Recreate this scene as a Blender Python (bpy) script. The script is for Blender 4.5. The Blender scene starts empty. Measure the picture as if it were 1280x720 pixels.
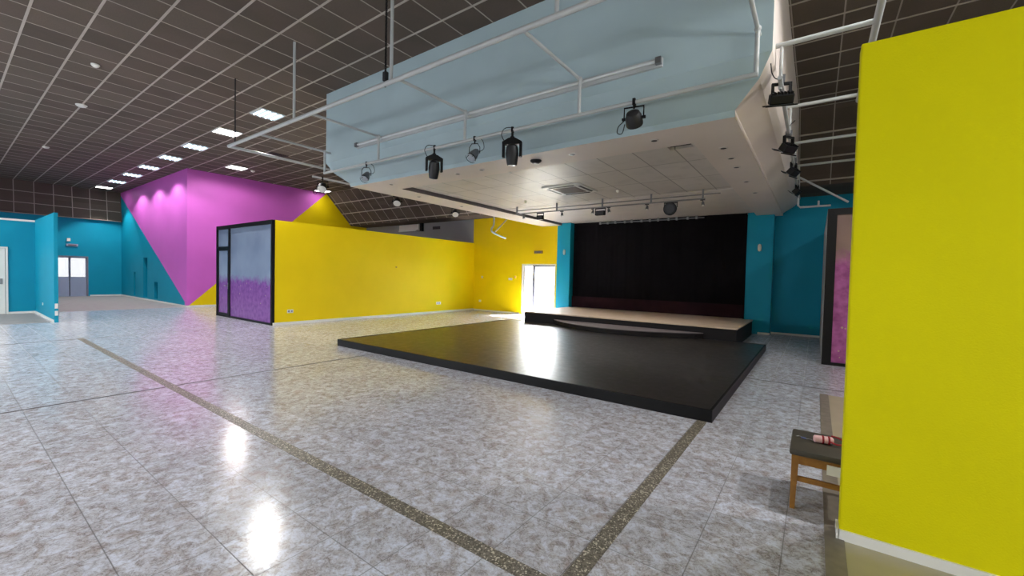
import bpy, bmesh, math, random
from mathutils import Vector, Matrix
random.seed(7)
S = bpy.context.scene
COL = S.collection

# ------------------------------------------------------------------ camera
cd = bpy.data.cameras.new('camera')
cam = bpy.data.objects.new('camera', cd)
COL.objects.link(cam)
cd.sensor_width = 36.0
cd.lens = 522.9 * 36.0 / 1280.0
cd.clip_end = 300
Rm = Matrix(((0.8086236110601226, -0.03593781765668647, 0.5872276636008921),
             (0.5878519776518248, 0.009281873331344602, -0.8089152608266821),
             (0.02362007635309536, 0.9993109226309576, 0.028631659112568337)))
cam.matrix_world = Matrix.Translation((0, 0, 1.6)) @ Rm.to_4x4()
S.camera = cam

# ------------------------------------------------------------------ colour management, sky
S.view_settings.view_transform = 'Standard'
S.view_settings.look = 'None'
S.view_settings.gamma = 1.0
S.view_settings.use_curve_mapping = False
S.view_settings.exposure = 0.5
SKY = 41.0
w = bpy.data.worlds.new('sky')
S.world = w
w.use_nodes = True
bg = w.node_tree.nodes['Background']
bg.inputs['Color'].default_value = (0.90, 0.95, 1.0, 1)
bg.inputs['Strength'].default_value = SKY


def portal(loc, rot, sx, sy):
    l = bpy.data.lights.new('window_portal', 'AREA')
    l.shape = 'RECTANGLE'
    l.size = sx
    l.size_y = sy
    l.cycles.is_portal = True
    o = bpy.data.objects.new('window_portal', l)
    COL.objects.link(o)
    o.location = loc
    o.rotation_euler = rot
    return o


H = math.pi / 2
# room extents
XL, XR, YF, CE = -31.2, 7.0, -5.0, 5.68
ADDED_WIN = [(-25.0, -23.8), (-18.5, -17.3), (-12.0, -10.8), (-5.7, -5.1)]   # unseen windows added behind the camera to light the hall
WZ0, WZ1 = 1.2, 2.3
ADDED_RWIN = [(-3.4, -2.0), (0.0, 1.4)]     # unseen windows added in the right hand wall to light the canopy side
for a, b in ADDED_RWIN:
    portal((XR + 0.1, (a + b) / 2, (WZ0 + WZ1) / 2), (0, H, 0), WZ1 - WZ0, b - a)
sl = bpy.data.lights.new('sun', 'SUN')
sl.energy = 230
sl.color = (1.0, 0.96, 0.9)
sl.angle = 0.01
sun = bpy.data.objects.new('sun', sl)
COL.objects.link(sun)
sun.rotation_euler = Vector((0.30, 0.75, 0.95)).to_track_quat('Z', 'Y').to_euler()
for a, b in ADDED_WIN:
    portal(((a + b) / 2, YF - 0.1, (WZ0 + WZ1) / 2), (H, 0, 0), b - a, WZ1 - WZ0)
portal((-9.22, 14.72, 1.05), (-H, 0, 0), 1.66, 2.1)
portal((XL - 0.12, 4.15, 1.58), (0, -H, 0), 1.0, 1.05)

# ------------------------------------------------------------------ materials
def lin(c):
    return tuple((x / 12.92 if x <= 0.04045 else ((x + 0.055) / 1.055) ** 2.4) for x in [v / 255 for v in c]) + (1,)


def mat(name, col, rough=0.6, metal=0.0, spec=0.5, emit=None, es=0.0, noise=None, bump=0.0, bscale=40):
    m = bpy.data.materials.new(name)
    m.use_nodes = True
    nt = m.node_tree
    b = nt.nodes['Principled BSDF']
    c = lin(col)
    b.inputs['Base Color'].default_value = c
    b.inputs['Roughness'].default_value = rough
    b.inputs['Metallic'].default_value = metal
    b.inputs['Specular IOR Level'].default_value = spec
    if emit:
        b.inputs['Emission Color'].default_value = lin(emit)
        b.inputs['Emission Strength'].default_value = es
    geo = nt.nodes.new('ShaderNodeNewGeometry')
    if noise:
        sc, amt = noise
        n = nt.nodes.new('ShaderNodeTexNoise')
        n.inputs['Scale'].default_value = sc
        n.inputs['Detail'].default_value = 5
        nt.links.new(geo.outputs['Position'], n.inputs['Vector'])
        r = nt.nodes.new('ShaderNodeMapRange')
        r.inputs['From Min'].default_value = 0.3
        r.inputs['From Max'].default_value = 0.7
        r.inputs['To Min'].default_value = 1 - amt
        r.inputs['To Max'].default_value = 1 + amt
        nt.links.new(n.outputs['Fac'], r.inputs['Value'])
        mx = nt.nodes.new('ShaderNodeVectorMath')
        mx.operation = 'SCALE'
        mx.inputs[0].default_value = c[:3]
        nt.links.new(r.outputs['Result'], mx.inputs['Scale'])
        nt.links.new(mx.outputs['Vector'], b.inputs['Base Color'])
    if bump:
        n = nt.nodes.new('ShaderNodeTexNoise')
        n.inputs['Scale'].default_value = bscale
        n.inputs['Detail'].default_value = 3
        nt.links.new(geo.outputs['Position'], n.inputs['Vector'])
        bp = nt.nodes.new('ShaderNodeBump')
        bp.inputs['Strength'].default_value = bump
        bp.inputs['Distance'].default_value = 0.01
        nt.links.new(n.outputs['Fac'], bp.inputs['Height'])
        nt.links.new(bp.outputs['Normal'], b.inputs['Normal'])
    return m


class NB:
    """small node helper"""
    def __init__(s, m):
        s.nt = m.node_tree
        s.b = s.nt.nodes['Principled BSDF']
        g = s.nt.nodes.new('ShaderNodeNewGeometry')
        s.pos = g.outputs['Position']
        sp = s.nt.nodes.new('ShaderNodeSeparateXYZ')
        s.nt.links.new(s.pos, sp.inputs[0])
        s.x, s.y, s.z = sp.outputs

    def put(s, sock, v):
        if hasattr(v, 'is_output') or isinstance(v, bpy.types.NodeSocket):
            s.nt.links.new(v, sock)
        else:
            sock.default_value = v

    def m(s, op, a, b=0.0, c=0.0):
        n = s.nt.nodes.new('ShaderNodeMath')
        n.operation = op
        s.put(n.inputs[0], a)
        s.put(n.inputs[1], b)
        if op in ('MULTIPLY_ADD', 'SMOOTH_MIN', 'COMPARE'):
            s.put(n.inputs[2], c)
        return n.outputs[0]

    def mix(s, f, a, b):
        n = s.nt.nodes.new('ShaderNodeMix')
        n.data_type = 'RGBA'
        s.put(n.inputs[0], f)
        s.put(n.inputs[6], a)
        s.put(n.inputs[7], b)
        return n.outputs[2]

    def noise(s, scale, detail=4, rough=0.5, dist=0.0, vec=None, out='Fac'):
        n = s.nt.nodes.new('ShaderNodeTexNoise')
        n.inputs['Scale'].default_value = scale
        n.inputs['Detail'].default_value = detail
        n.inputs['Roughness'].default_value = rough
        n.inputs['Distortion'].default_value = dist
        s.nt.links.new(vec if vec else s.pos, n.inputs['Vector'])
        return n.outputs[out]

    def comb(s, x, y, z):
        n = s.nt.nodes.new('ShaderNodeCombineXYZ')
        s.put(n.inputs[0], x); s.put(n.inputs[1], y); s.put(n.inputs[2], z)
        return n.outputs[0]

    def rng(s, v, a, b, c, d):
        n = s.nt.nodes.new('ShaderNodeMapRange')
        s.put(n.inputs['Value'], v)
        for k, t in (('From Min', a), ('From Max', b), ('To Min', c), ('To Max', d)):
            n.inputs[k].default_value = t
        return n.outputs[0]

    def white(s, vec):
        n = s.nt.nodes.new('ShaderNodeTexWhiteNoise')
        s.nt.links.new(vec, n.inputs['Vector'])
        return n.outputs['Value']

    def bump(s, h, st, d=0.01):
        n = s.nt.nodes.new('ShaderNodeBump')
        n.inputs['Strength'].default_value = st
        n.inputs['Distance'].default_value = d
        s.nt.links.new(h, n.inputs['Height'])
        s.nt.links.new(n.outputs[0], s.b.inputs['Normal'])


TEAL, PINK, YEL, GREY = (0, 142, 172), (204, 100, 196), (236, 206, 0), (152, 153, 156)
M = {}
M['white'] = mat('white_paint', (215, 215, 212), 0.6)
M['yellow'] = mat('yellow_wall_paint', YEL, 0.62, spec=0.2, noise=(1.3, 0.03), bump=0.15, bscale=90)
M['yellow_near'] = mat('lemon_wall_paint', (216, 208, 0), 0.7, spec=0.15, noise=(1.3, 0.03), bump=0.25, bscale=110)  # yellow wall colour shifted greener, with the bluish light put into it
M['teal'] = mat('teal_wall_paint', TEAL, 0.55, spec=0.25, noise=(1.0, 0.04), bump=0.1, bscale=90)
M['grey'] = mat('grey_wall_paint', GREY, 0.7, noise=(1.5, 0.06))
M['canopy'] = mat('canopy_plaster', (222, 211, 204), 0.55, noise=(0.9, 0.04))
M['canopy_blue'] = mat('pale_blue_grey_paint', (168, 188, 195), 0.6, spec=0.3, noise=(0.9, 0.05))  # bluer, darker colour used on the front face of the canopy only
M['canopy_panel'] = mat('canopy_ceiling_panel', (214, 208, 203), 0.5, noise=(2, 0.05))
M['pipe'] = mat('white_pipe_enamel', (178, 181, 182), 0.35, noise=(3, 0.06))
M['black'] = mat('black_metal', (14, 14, 16), 0.5, spec=0.25)
M['dgrey'] = mat('dark_grey_metal', (42, 42, 45), 0.45, metal=0.3)
M['silver'] = mat('worn_silver_metal', (120, 122, 126), 0.35, metal=0.6)
M['lens'] = mat('lamp_lens', (150, 158, 165), 0.08, spec=0.9)
M['steel'] = mat('dull_steel', (140, 140, 140), 0.4, metal=0.7)
M['cable'] = mat('black_cable', (20, 18, 18), 0.6)
M['curtain'] = mat('black_velvet', (14, 12, 15), 0.95, spec=0.1, noise=(2.0, 0.2))
M['skirt'] = mat('dark_maroon_cloth', (38, 18, 24), 0.9, spec=0.15, noise=(3, 0.2))
M['stage_side'] = mat('black_stage_front', (18, 14, 17), 0.55, spec=0.25, noise=(2, 0.3))
M['seat'] = mat('dark_brown_vinyl', (66, 61, 50), 0.55, noise=(20, 0.1), bump=0.2, bscale=200)
M['red'] = mat('red_cord', (150, 18, 34), 0.6)
M['palepink'] = mat('pale_pink_cloth', (235, 190, 195), 0.8, noise=(30, 0.08))
M['beige'] = mat('beige_laminate', (176, 168, 138), 0.3, noise=(3, 0.08))
M['carpet'] = mat('grey_floor_covering', (150, 146, 144), 0.85, noise=(5, 0.08))
M['frameb'] = mat('black_aluminium', (12, 10, 14), 0.45, spec=0.25)
M['alu'] = mat('grey_aluminium', (120, 122, 135), 0.35, metal=0.2)
M['doorgrey'] = mat('grey_door_panel', (150, 160, 185), 0.5)
M['plastic'] = mat('white_plastic', (225, 224, 218), 0.4)
M['amber'] = mat('amber_plastic', (165, 130, 70), 0.5)
M['hole'] = mat('dark_void', (10, 9, 8), 0.9)
M['leaf'] = mat('hedge_leaf', (26, 42, 18), 0.6, noise=(4, 0.3))
M['concrete'] = mat('pale_concrete', (170, 168, 160), 0.8, noise=(2, 0.1))
M['bar'] = mat('ceiling_grid_bar', (172, 162, 152), 0.5, noise=(2, 0.1))
M['finebar'] = mat('ceiling_fine_bar', (160, 149, 139), 0.6, noise=(2, 0.1))
M['threshold'] = mat('grey_threshold', (128, 120, 108), 0.5, noise=(12, 0.15))
M['grout'] = mat('dark_joint', (62, 56, 58), 0.5, noise=(6, 0.2))


def glass_mat(name='clear_glass', tint=1.0):
    m = bpy.data.materials.new(name)
    m.use_nodes = True
    nt = m.node_tree
    nt.nodes.remove(nt.nodes['Principled BSDF'])
    t = nt.nodes.new('ShaderNodeBsdfTransparent')
    t.inputs['Color'].default_value = (tint, tint * 0.99, tint * 0.98, 1)
    g = nt.nodes.new('ShaderNodeBsdfGlossy')
    g.inputs['Roughness'].default_value = 0.03
    mx = nt.nodes.new('ShaderNodeMixShader')
    mx.inputs[0].default_value = 0.05
    nt.links.new(t.outputs[0], mx.inputs[1])
    nt.links.new(g.outputs[0], mx.inputs[2])
    nt.links.new(mx.outputs[0], nt.nodes['Material Output'].inputs[0])
    return m


M['glass'] = glass_mat()
M['tinted'] = glass_mat('tinted_glass', 0.14)  # pane darkened to dim the daylight through the far door


def wood_mat(name, c1, c2, rough=0.4, sc=6):
    m = mat(name, c1, rough)
    n = NB(m)
    v = n.comb(n.m('MULTIPLY', n.x, 1.0), n.m('MULTIPLY', n.y, 6.0), n.m('MULTIPLY', n.z, 1.0))
    k = n.noise(sc, 5, 0.6, 1.0, vec=v)
    n.put(n.b.inputs['Base Color'], n.mix(n.rng(k, 0.3, 0.7, 0, 1), lin(c1), lin(c2)))
    return m


M['wood'] = wood_mat('golden_beech_wood', (160, 112, 46), (128, 86, 34), 0.4, 9)
M['stage_top'] = wood_mat('stage_boards', (204, 184, 162), (168, 148, 128), 0.45, 3)


def tile_floor():
    m = mat('marbled_floor_tile', (150, 150, 155), 0.2, spec=0.55)
    n = NB(m)
    T = 0.4214
    u = n.m('DIVIDE', n.m('ADD', n.x, 1.0 + 42 * 1.0), T)
    v = n.m('DIVIDE', n.m('ADD', n.y, -1.855 + 42 * 1.0), T)
    # 14.24 tiles per six metre bay: wrap every bay so joints meet the strips
    def wrap(coord, off):
        a = n.m('ADD', coord, off)
        bay = n.m('FLOOR', n.m('DIVIDE', a, 6.0))
        loc = n.m('SUBTRACT', a, n.m('MULTIPLY', bay, 6.0))
        return n.m('DIVIDE', n.m('SUBTRACT', loc, 0.05), T), bay
    u, bu = wrap(n.x, 1.0 + 60)
    v, bv = wrap(n.y, -1.855 + 60)
    fu = n.m('FRACT', u); fv = n.m('FRACT', v)
    du = n.m('MINIMUM', fu, n.m('SUBTRACT', 1.0, fu))
    dv = n.m('MINIMUM', fv, n.m('SUBTRACT', 1.0, fv))
    d = n.m('MINIMUM', du, dv)
    j = n.rng(d, 0.004, 0.011, 1.0, 0.0)
    tid = n.comb(n.m('ADD', n.m('FLOOR', u), n.m('MULTIPLY', bu, 17)), n.m('ADD', n.m('FLOOR', v), n.m('MULTIPLY', bv, 19)), 0.0)
    rnd = n.white(tid)
    rot = n.nt.nodes.new('ShaderNodeVectorMath'); rot.operation = 'ADD'
    n.nt.links.new(n.pos, rot.inputs[0])
    c1 = n.noise(11, 7, 0.65, 0.8)
    c2 = n.noise(24, 6, 0.68, 0.6)
    c3 = n.noise(60, 5, 0.7, 0.3)
    base = n.mix(n.rng(c1, 0.36, 0.62, 0, 1), lin((178, 172, 172)), lin((216, 222, 236)))
    base = n.mix(n.rng(c2, 0.50, 0.68, 0, 0.6), base, lin((150, 144, 148)))
    base = n.mix(n.rng(c3, 0.54, 0.72, 0, 0.7), base, lin((108, 100, 102)))
    vn = n.m('ABSOLUTE', n.m('SUBTRACT', n.noise(13, 6, 0.7, 1.6), 0.5))
    base = n.mix(n.m('MULTIPLY', n.rng(vn, 0.0, 0.035, 0.9, 0.0), n.rng(c1, 0.4, 0.6, 1, 0.2)), base, lin((116, 104, 100)))
    c4 = n.noise(5, 3, 0.5, 0.4)
    base = n.mix(n.rng(c4, 0.60, 0.75, 0, 0.35), base, lin((170, 146, 132)))
    hsv = n.nt.nodes.new('ShaderNodeHueSaturation')
    n.nt.links.new(base, hsv.inputs['Color'])
    n.put(hsv.inputs['Value'], n.rng(rnd, 0, 1, 0.93, 1.05))
    col = n.mix(n.m('MULTIPLY', j, 0.7), hsv.outputs[0], lin((70, 66, 66)))
    n.put(n.b.inputs['Base Color'], col)
    n.put(n.b.inputs['Roughness'], n.m('ADD', n.rng(c2, 0.3, 0.7, 0.13, 0.24), n.m('MULTIPLY', j, 0.3)))
    w1 = n.noise(2.2, 2, 0.5)
    n.bump(n.m('SUBTRACT', n.m('MULTIPLY', w1, 0.5), n.m('MULTIPLY', j, 0.3)), 0.12, 0.01)
    return m


M['tile'] = tile_floor()


def terrazzo():
    m = mat('terrazzo_strip', (120, 112, 96), 0.4)
    n = NB(m)
    vo = n.nt.nodes.new('ShaderNodeTexVoronoi')
    vo.inputs['Scale'].default_value = 110
    n.nt.links.new(n.pos, vo.inputs['Vector'])
    sp = n.nt.nodes.new('ShaderNodeSeparateColor')
    n.nt.links.new(vo.outputs['Color'], sp.inputs[0])
    a = n.mix(n.rng(sp.outputs[0], 0.2, 0.9, 0, 1), lin((84, 78, 68)), lin((132, 125, 112)))
    a = n.mix(n.m('GREATER_THAN', sp.outputs[1], 0.88), a, lin((205, 198, 180)))
    n.put(n.b.inputs['Base Color'], a)
    return m


M['terrazzo'] = terrazzo()


def ceiling_tile():
    m = mat('mineral_ceiling_tile', (100, 90, 84), 0.85, spec=0.2)
    n = NB(m)
    P = 0.652
    tid = n.comb(n.m('FLOOR', n.m('DIVIDE', n.m('ADD', n.x, 8.925), P)), n.m('FLOOR', n.m('DIVIDE', n.m('SUBTRACT', n.y, 0.906), P)),
                 n.m('FLOOR', n.m('DIVIDE', n.z, 0.7)))
    rnd = n.white(tid)
    k = n.noise(60, 4, 0.7)
    k2 = n.noise(1.2, 3, 0.5)
    c = n.mix(rnd, lin((86, 77, 69)), lin((104, 94, 84)))
    c = n.mix(n.rng(k, 0.35, 0.65, 0, 0.45), c, lin((72, 66, 61)))
    c = n.mix(n.rng(k2, 0.4, 0.7, 0, 0.25), c, lin((118, 98, 92)))
    n.put(n.b.inputs['Base Color'], c)
    n.bump(k, 0.3, 0.01)
    return m


M['ctile'] = ceiling_tile()


def canopy_tile():
    m = mat('canopy_grid_tile', (190, 186, 182), 0.45)
    n = NB(m)
    u = n.m('DIVIDE', n.m('ADD', n.x, 1.95), 0.65)
    v = n.m('DIVIDE', n.m('SUBTRACT', n.y, 6.65), 1.3)
    fu = n.m('FRACT', n.m('ADD', u, 50)); fv = n.m('FRACT', n.m('ADD', v, 50))
    du = n.m('MULTIPLY', n.m('MINIMUM', fu, n.m('SUBTRACT', 1.0, fu)), 0.65)
    dv = n.m('MULTIPLY', n.m('MINIMUM', fv, n.m('SUBTRACT', 1.0, fv)), 1.3)
    j = n.rng(n.m('MINIMUM', du, dv), 0.006, 0.014, 1, 0)
    tid = n.comb(n.m('FLOOR', u), n.m('FLOOR', v), 0.0)
    r = n.white(tid)
    c = n.mix(r, lin((204, 197, 191)), lin((216, 210, 204)))
    c = n.mix(n.rng(n.noise(2.5, 4, 0.6), 0.5, 0.75, 0, 0.35), c, lin((160, 154, 146)))
    c = n.mix(n.m('MULTIPLY', j, 0.7), c, lin((96, 90, 84)))
    n.put(n.b.inputs['Base Color'], c)
    return m


M['cpanel'] = canopy_tile()


def mural(name, kind):
    """two paints meeting on straight diagonals: a surface pattern tied to the wall itself"""
    m = mat(name, PINK, 0.55, spec=0.25, bump=0.1, bscale=90)
    n = NB(m)
    nz = n.rng(n.noise(1.1, 3), 0.3, 0.7, 0.96, 1.03)
    if kind == 'long':      # wall along x: pink above the falling diagonal, teal below
        # line from (-31.13, 5.45) to (-20.9, 0.12)
        t = n.m('SUBTRACT', n.z, n.m('MULTIPLY', n.m('ADD', n.x, 20.8), -0.5225))
        f = n.m('GREATER_THAN', t, 0.03)
        c = n.mix(f, lin(TEAL), lin(PINK))
    elif kind == 'side':    # wall along y: yellow below the rising diagonal
        t = n.m('SUBTRACT', n.z, n.m('MULTIPLY', n.m('SUBTRACT', n.y, 6.05), 0.945))
        c = n.mix(n.m('GREATER_THAN', t, 0.0), lin(YEL), lin(PINK))
    elif kind == 'back':
        c = n.mix(n.m('GREATER_THAN', n.x, -12.76), lin(GREY), lin(YEL))
    sc = n.nt.nodes.new('ShaderNodeVectorMath'); sc.operation = 'SCALE'
    n.nt.links.new(c, sc.inputs[0]); n.nt.links.new(nz, sc.inputs['Scale'])
    n.put(n.b.inputs['Base Color'], sc.outputs[0])
    return m


M['mural_long'] = mural('teal_and_pink_paint', 'long')
M['mural_side'] = mural('pink_and_yellow_paint', 'side')
M['mural_back'] = mural('yellow_and_grey_paint', 'back')


def film(name, top1=(120, 133, 158), top2=(134, 148, 172), p1=(112, 68, 138), p2=(132, 82, 154), zt=1.3):
    """translucent window film: blue grey above, purple splashes with flecks below"""
    m = mat(name, (120, 135, 160), 0.22, spec=0.5)
    n = NB(m)
    k = n.noise(3.0, 5, 0.7, 0.4)
    top = n.m('ADD', zt, n.m('MULTIPLY', n.m('SUBTRACT', k, 0.5), 0.6))
    f = n.rng(n.m('SUBTRACT', top, n.z), -0.12, 0.12, 0, 1)
    c = n.mix(n.rng(n.noise(1.2, 2), 0.3, 0.7, 0, 1), lin(top1), lin(top2))
    pur = n.mix(n.rng(n.noise(7, 4), 0.35, 0.65, 0, 1), lin(p1), lin(p2))
    c = n.mix(f, c, pur)
    vo = n.nt.nodes.new('ShaderNodeTexVoronoi')
    vo.inputs['Scale'].default_value = 4.5
    n.nt.links.new(n.pos, vo.inputs['Vector'])
    fl = n.m('MULTIPLY', n.m('LESS_THAN', vo.outputs['Distance'], 0.09), f)
    c = n.mix(n.m('MULTIPLY', fl, 0.5), c, lin((190, 175, 130)))
    n.put(n.b.inputs['Base Color'], c)
    return m


M['film'] = film('patterned_window_film')
M['film_pink'] = film('pink_window_film', (120, 98, 92), (150, 120, 116), (136, 66, 120), (170, 92, 150), 2.1)


def vinyl():
    m = mat('worn_black_dance_vinyl', (40, 38, 38), 0.3)
    n = NB(m)
    k = n.noise(1.7, 6, 0.65, 0.8)
    k2 = n.noise(7, 5, 0.7, 0.3)
    c = n.mix(n.rng(k, 0.38, 0.66, 0, 1), lin((13, 12, 12)), lin((34, 30, 28)))
    c = n.mix(n.rng(k2, 0.55, 0.75, 0, 0.6), c, lin((74, 67, 63)))
    n.put(n.b.inputs['Base Color'], c)
    n.put(n.b.inputs['Roughness'], n.rng(k2, 0.3, 0.7, 0.3, 0.42))
    n.b.inputs['Specular IOR Level'].default_value = 0.85
    n.bump(n.noise(2, 2), 0.04, 0.01)
    return m


M['vinyl'] = vinyl()
M['tube_cold'] = mat('lit_cold_tube', (230, 245, 255), 0.4, emit=(215, 240, 255), es=2.2)
M['tube_hot'] = mat('lit_white_tube', (255, 255, 255), 0.4, emit=(255, 252, 248), es=8)
M['louvre'] = mat('white_louvre', (205, 210, 212), 0.3)


# ------------------------------------------------------------------ mesh helpers
class MB:
    def __init__(s, off=(0, 0, 0)):
        s.bm = bmesh.new()
        s.mi = 0

    def _f(s, vs):
        try:
            f = s.bm.faces.new(vs)
            f.material_index = s.mi
            return f
        except ValueError:
            return None

    def box(s, x0, x1, y0, y1, z0, z1, mx=None, bev=0.0):
        c = [Vector((x, y, z)) for z in (z0, z1) for y in (y0, y1) for x in (x0, x1)]
        if mx is not None:
            c = [mx @ p for p in c]
        v = [s.bm.verts.new(p) for p in c]
        fs = [s._f([v[i] for i in q]) for q in ((0, 2, 3, 1), (4, 5, 7, 6), (0, 1, 5, 4), (2, 6, 7, 3), (0, 4, 6, 2), (1, 3, 7, 5))]
        if bev:
            es = {e for f in fs for e in f.edges}
            bmesh.ops.bevel(s.bm, geom=list(es), offset=bev, segments=2, affect='EDGES', profile=0.5)
        return s

    def poly(s, pts):
        return s._f([s.bm.verts.new(p) for p in pts])

    def prism(s, pts, d):
        """polygon pts (3D, planar) extruded by vector d"""
        d = Vector(d)
        a = [s.bm.verts.new(Vector(p)) for p in pts]
        b = [s.bm.verts.new(Vector(p) + d) for p in pts]
        n = len(a)
        s._f(a[::-1]); s._f(b)
        for i in range(n):
            s._f([a[i], a[(i + 1) % n], b[(i + 1) % n], b[i]])
        return s

    def lathe(s, a, b, prof, seg=16, caps=True):
        """profile [(t along a->b in metres, r)]"""
        a = Vector(a); b = Vector(b)
        ax = (b - a).normalized()
        u = ax.orthogonal().normalized()
        w_ = ax.cross(u)
        rings = []
        for t, r in prof:
            rings.append([s.bm.verts.new(a + ax * t + (u * math.cos(2 * math.pi * k / seg) + w_ * math.sin(2 * math.pi * k / seg)) * r) for k in range(seg)])
        for p, q in zip(rings, rings[1:]):
            for k in range(seg):
                s._f([p[k], p[(k + 1) % seg], q[(k + 1) % seg], q[k]])
        if caps:
            s._f(rings[0][::-1]); s._f(rings[-1])
        return s

    def cyl(s, a, b, r, r2=None, seg=12):
        L = (Vector(b) - Vector(a)).length
        return s.lathe(a, b, [(0, r), (L, r if r2 is None else r2)], seg)

    def tube(s, pts, r, seg=8, smooth=0):
        P = [Vector(p) for p in pts]
        if smooth:
            Q = []
            n = len(P)
            for i in range(n - 1):
                p0 = P[max(i - 1, 0)]; p1 = P[i]; p2 = P[i + 1]; p3 = P[min(i + 2, n - 1)]
                for k in range(smooth):
                    t = k / smooth
                    Q.append(0.5 * ((2 * p1) + (-p0 + p2) * t + (2 * p0 - 5 * p1 + 4 * p2 - p3) * t * t + (-p0 + 3 * p1 - 3 * p2 + p3) * t ** 3))
            Q.append(P[-1])
            P = Q
        ups = None
        rings = []
        for i, p in enumerate(P):
            d = (P[min(i + 1, len(P) - 1)] - P[max(i - 1, 0)]).normalized()
            if ups is None:
                ups = d.orthogonal().normalized()
            else:
                ups = (ups - d * ups.dot(d)).normalized()
            w_ = d.cross(ups)
            rings.append([s.bm.verts.new(p + (ups * math.cos(2 * math.pi * k / seg) + w_ * math.sin(2 * math.pi * k / seg)) * r) for k in range(seg)])
        for p, q in zip(rings, rings[1:]):
            for k in range(seg):
                s._f([p[k], p[(k + 1) % seg], q[(k + 1) % seg], q[k]])
        s._f(rings[0][::-1]); s._f(rings[-1])
        return s

    def sphere(s, c, r, sc=(1, 1, 1), u=14, v=9):
        mx = Matrix.Translation(c) @ Matrix.Diagonal((*sc, 1))
        f0 = set(s.bm.faces)
        bmesh.ops.create_uvsphere(s.bm, u_segments=u, v_segments=v, radius=r, matrix=mx)
        for f in s.bm.faces:
            if f not in f0:
                f.material_index = s.mi
        return s

    def build(s, name, m, parent=None, smooth=False, loc=None):
        bmesh.ops.recalc_face_normals(s.bm, faces=s.bm.faces[:])
        me = bpy.data.meshes.new(name)
        s.bm.to_mesh(me)
        s.bm.free()
        for k in (m if isinstance(m, (list, tuple)) else [m]):
            me.materials.append(k)
        if smooth:
            for p in me.polygons:
                p.use_smooth = True
            me.set_sharp_from_angle(angle=math.radians(38))
        o = bpy.data.objects.new(name, me)
        COL.objects.link(o)
        if parent:
            o.parent = parent
        if loc:
            o.location = loc
        return o


def struct(name, mb, m, parent=None, smooth=False):
    o = mb.build(name, m, parent, smooth)
    if not parent:
        o['kind'] = 'structure'
    return o


def tag(o, label, cat, group=None):
    o['label'] = label
    o['category'] = cat
    if group:
        o['group'] = group
    return o


def thing(name, label, cat, loc=(0, 0, 0), rz=0.0, group=None, rot=None):
    o = bpy.data.objects.new(name, None)
    COL.objects.link(o)
    o.empty_display_size = 0.1
    o.location = loc
    o.rotation_euler = rot if rot else (0, 0, rz)
    return tag(o, label, cat, group)


def dup(root, loc, label, rz=None, group=None, rot=None):
    r = root.copy()
    COL.objects.link(r)
    r.location = loc
    if rz is not None:
        r.rotation_euler = (0, 0, rz)
    if rot is not None:
        r.rotation_euler = rot
    r['label'] = label
    if group:
        r['group'] = group
    for ch in list(root.children):
        c = ch.copy(); COL.objects.link(c); c.parent = r
        for g in list(ch.children):
            d = g.copy(); COL.objects.link(d); d.parent = c
    return r


def sub(mb, name, label, cat, m, loc, rz=0):
    o = mb.build(name, m, None)
    o.location = loc
    o.rotation_euler = (0, 0, rz)
    return tag(o, label, cat)


# ------------------------------------------------------------------ STRUCTURE: floor
b = MB(); b.box(-20.95, 0.1, YF, 16.0, -0.2, 0)
b.box(0.1, 7.2, 7.5, 16, -0.2, 0)
struct('floor', b, M['tile'])
b = MB(); b.box(0.2, 7.2, YF, 7.5, -0.2, 0.001)
struct('floor_laminate', b, M['beige'])
b = MB(); b.box(0.1, 0.2, YF, 7.5, -0.2, 0.006)
struct('trim_1', b, M['threshold'])
b = MB(); b.box(XL - 0.2, -20.95, YF, 6.3, -0.2, 0.0)
struct('floor_far', b, M['carpet'])
b = MB(); b.box(-20.9, -17.3, YF, 1.86, -0.05, 0.005)
struct('floor_side_room', b, M['carpet'])
# strips between the bays
b = MB(); b.box(-13.08, 0.1, 1.855 - 0.052, 1.855 + 0.052, -0.05, 0.0025)
struct('trim_2', b, M['terrazzo'])
b = MB(); b.box(-1.045, -0.94, YF, 1.803, -0.05, 0.0025); b.box(-1.045, -0.94, 1.907, 5.3, -0.05, 0.0025)
struct('trim_3', b, M['terrazzo'])
for k, q in enumerate([(-7.025, -6.995, YF, 1.8), (-7.025, -6.995, 1.91, 5.2), (-13.005, -12.975, YF, 5.6), (-0.9, 3.0, 7.875, 7.905)]):
    b = MB(); b.box(q[0], q[1], q[2], q[3], -0.05, 0.0018)
    struct('trim_%d' % (4 + k), b, M['grout'])

# ------------------------------------------------------------------ ceiling with its grid
YS = 12.05          # where the back slope starts
SL = (13.5, 4.15)   # foot of the slope (y, z)
P = 0.652
b = MB()
b.mi = 0
b.box(XL - 0.3, XR + 0.2, YF - 0.3, YS, CE, CE + 0.15)
dy, dz = SL[0] - YS, SL[1] - CE
b.prism([(-21.1, YS, CE), (-21.1, SL[0], SL[1]), (-21.1, SL[0] + 0.1, SL[1] + 0.1), (-21.1, YS + 0.1, CE + 0.15)], (28.3, 0, 0))
b.mi = 2
b.box(-21.1, XR + 0.2, SL[0], 15.6, SL[1], SL[1] + 0.12)
b.mi = 0
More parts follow.
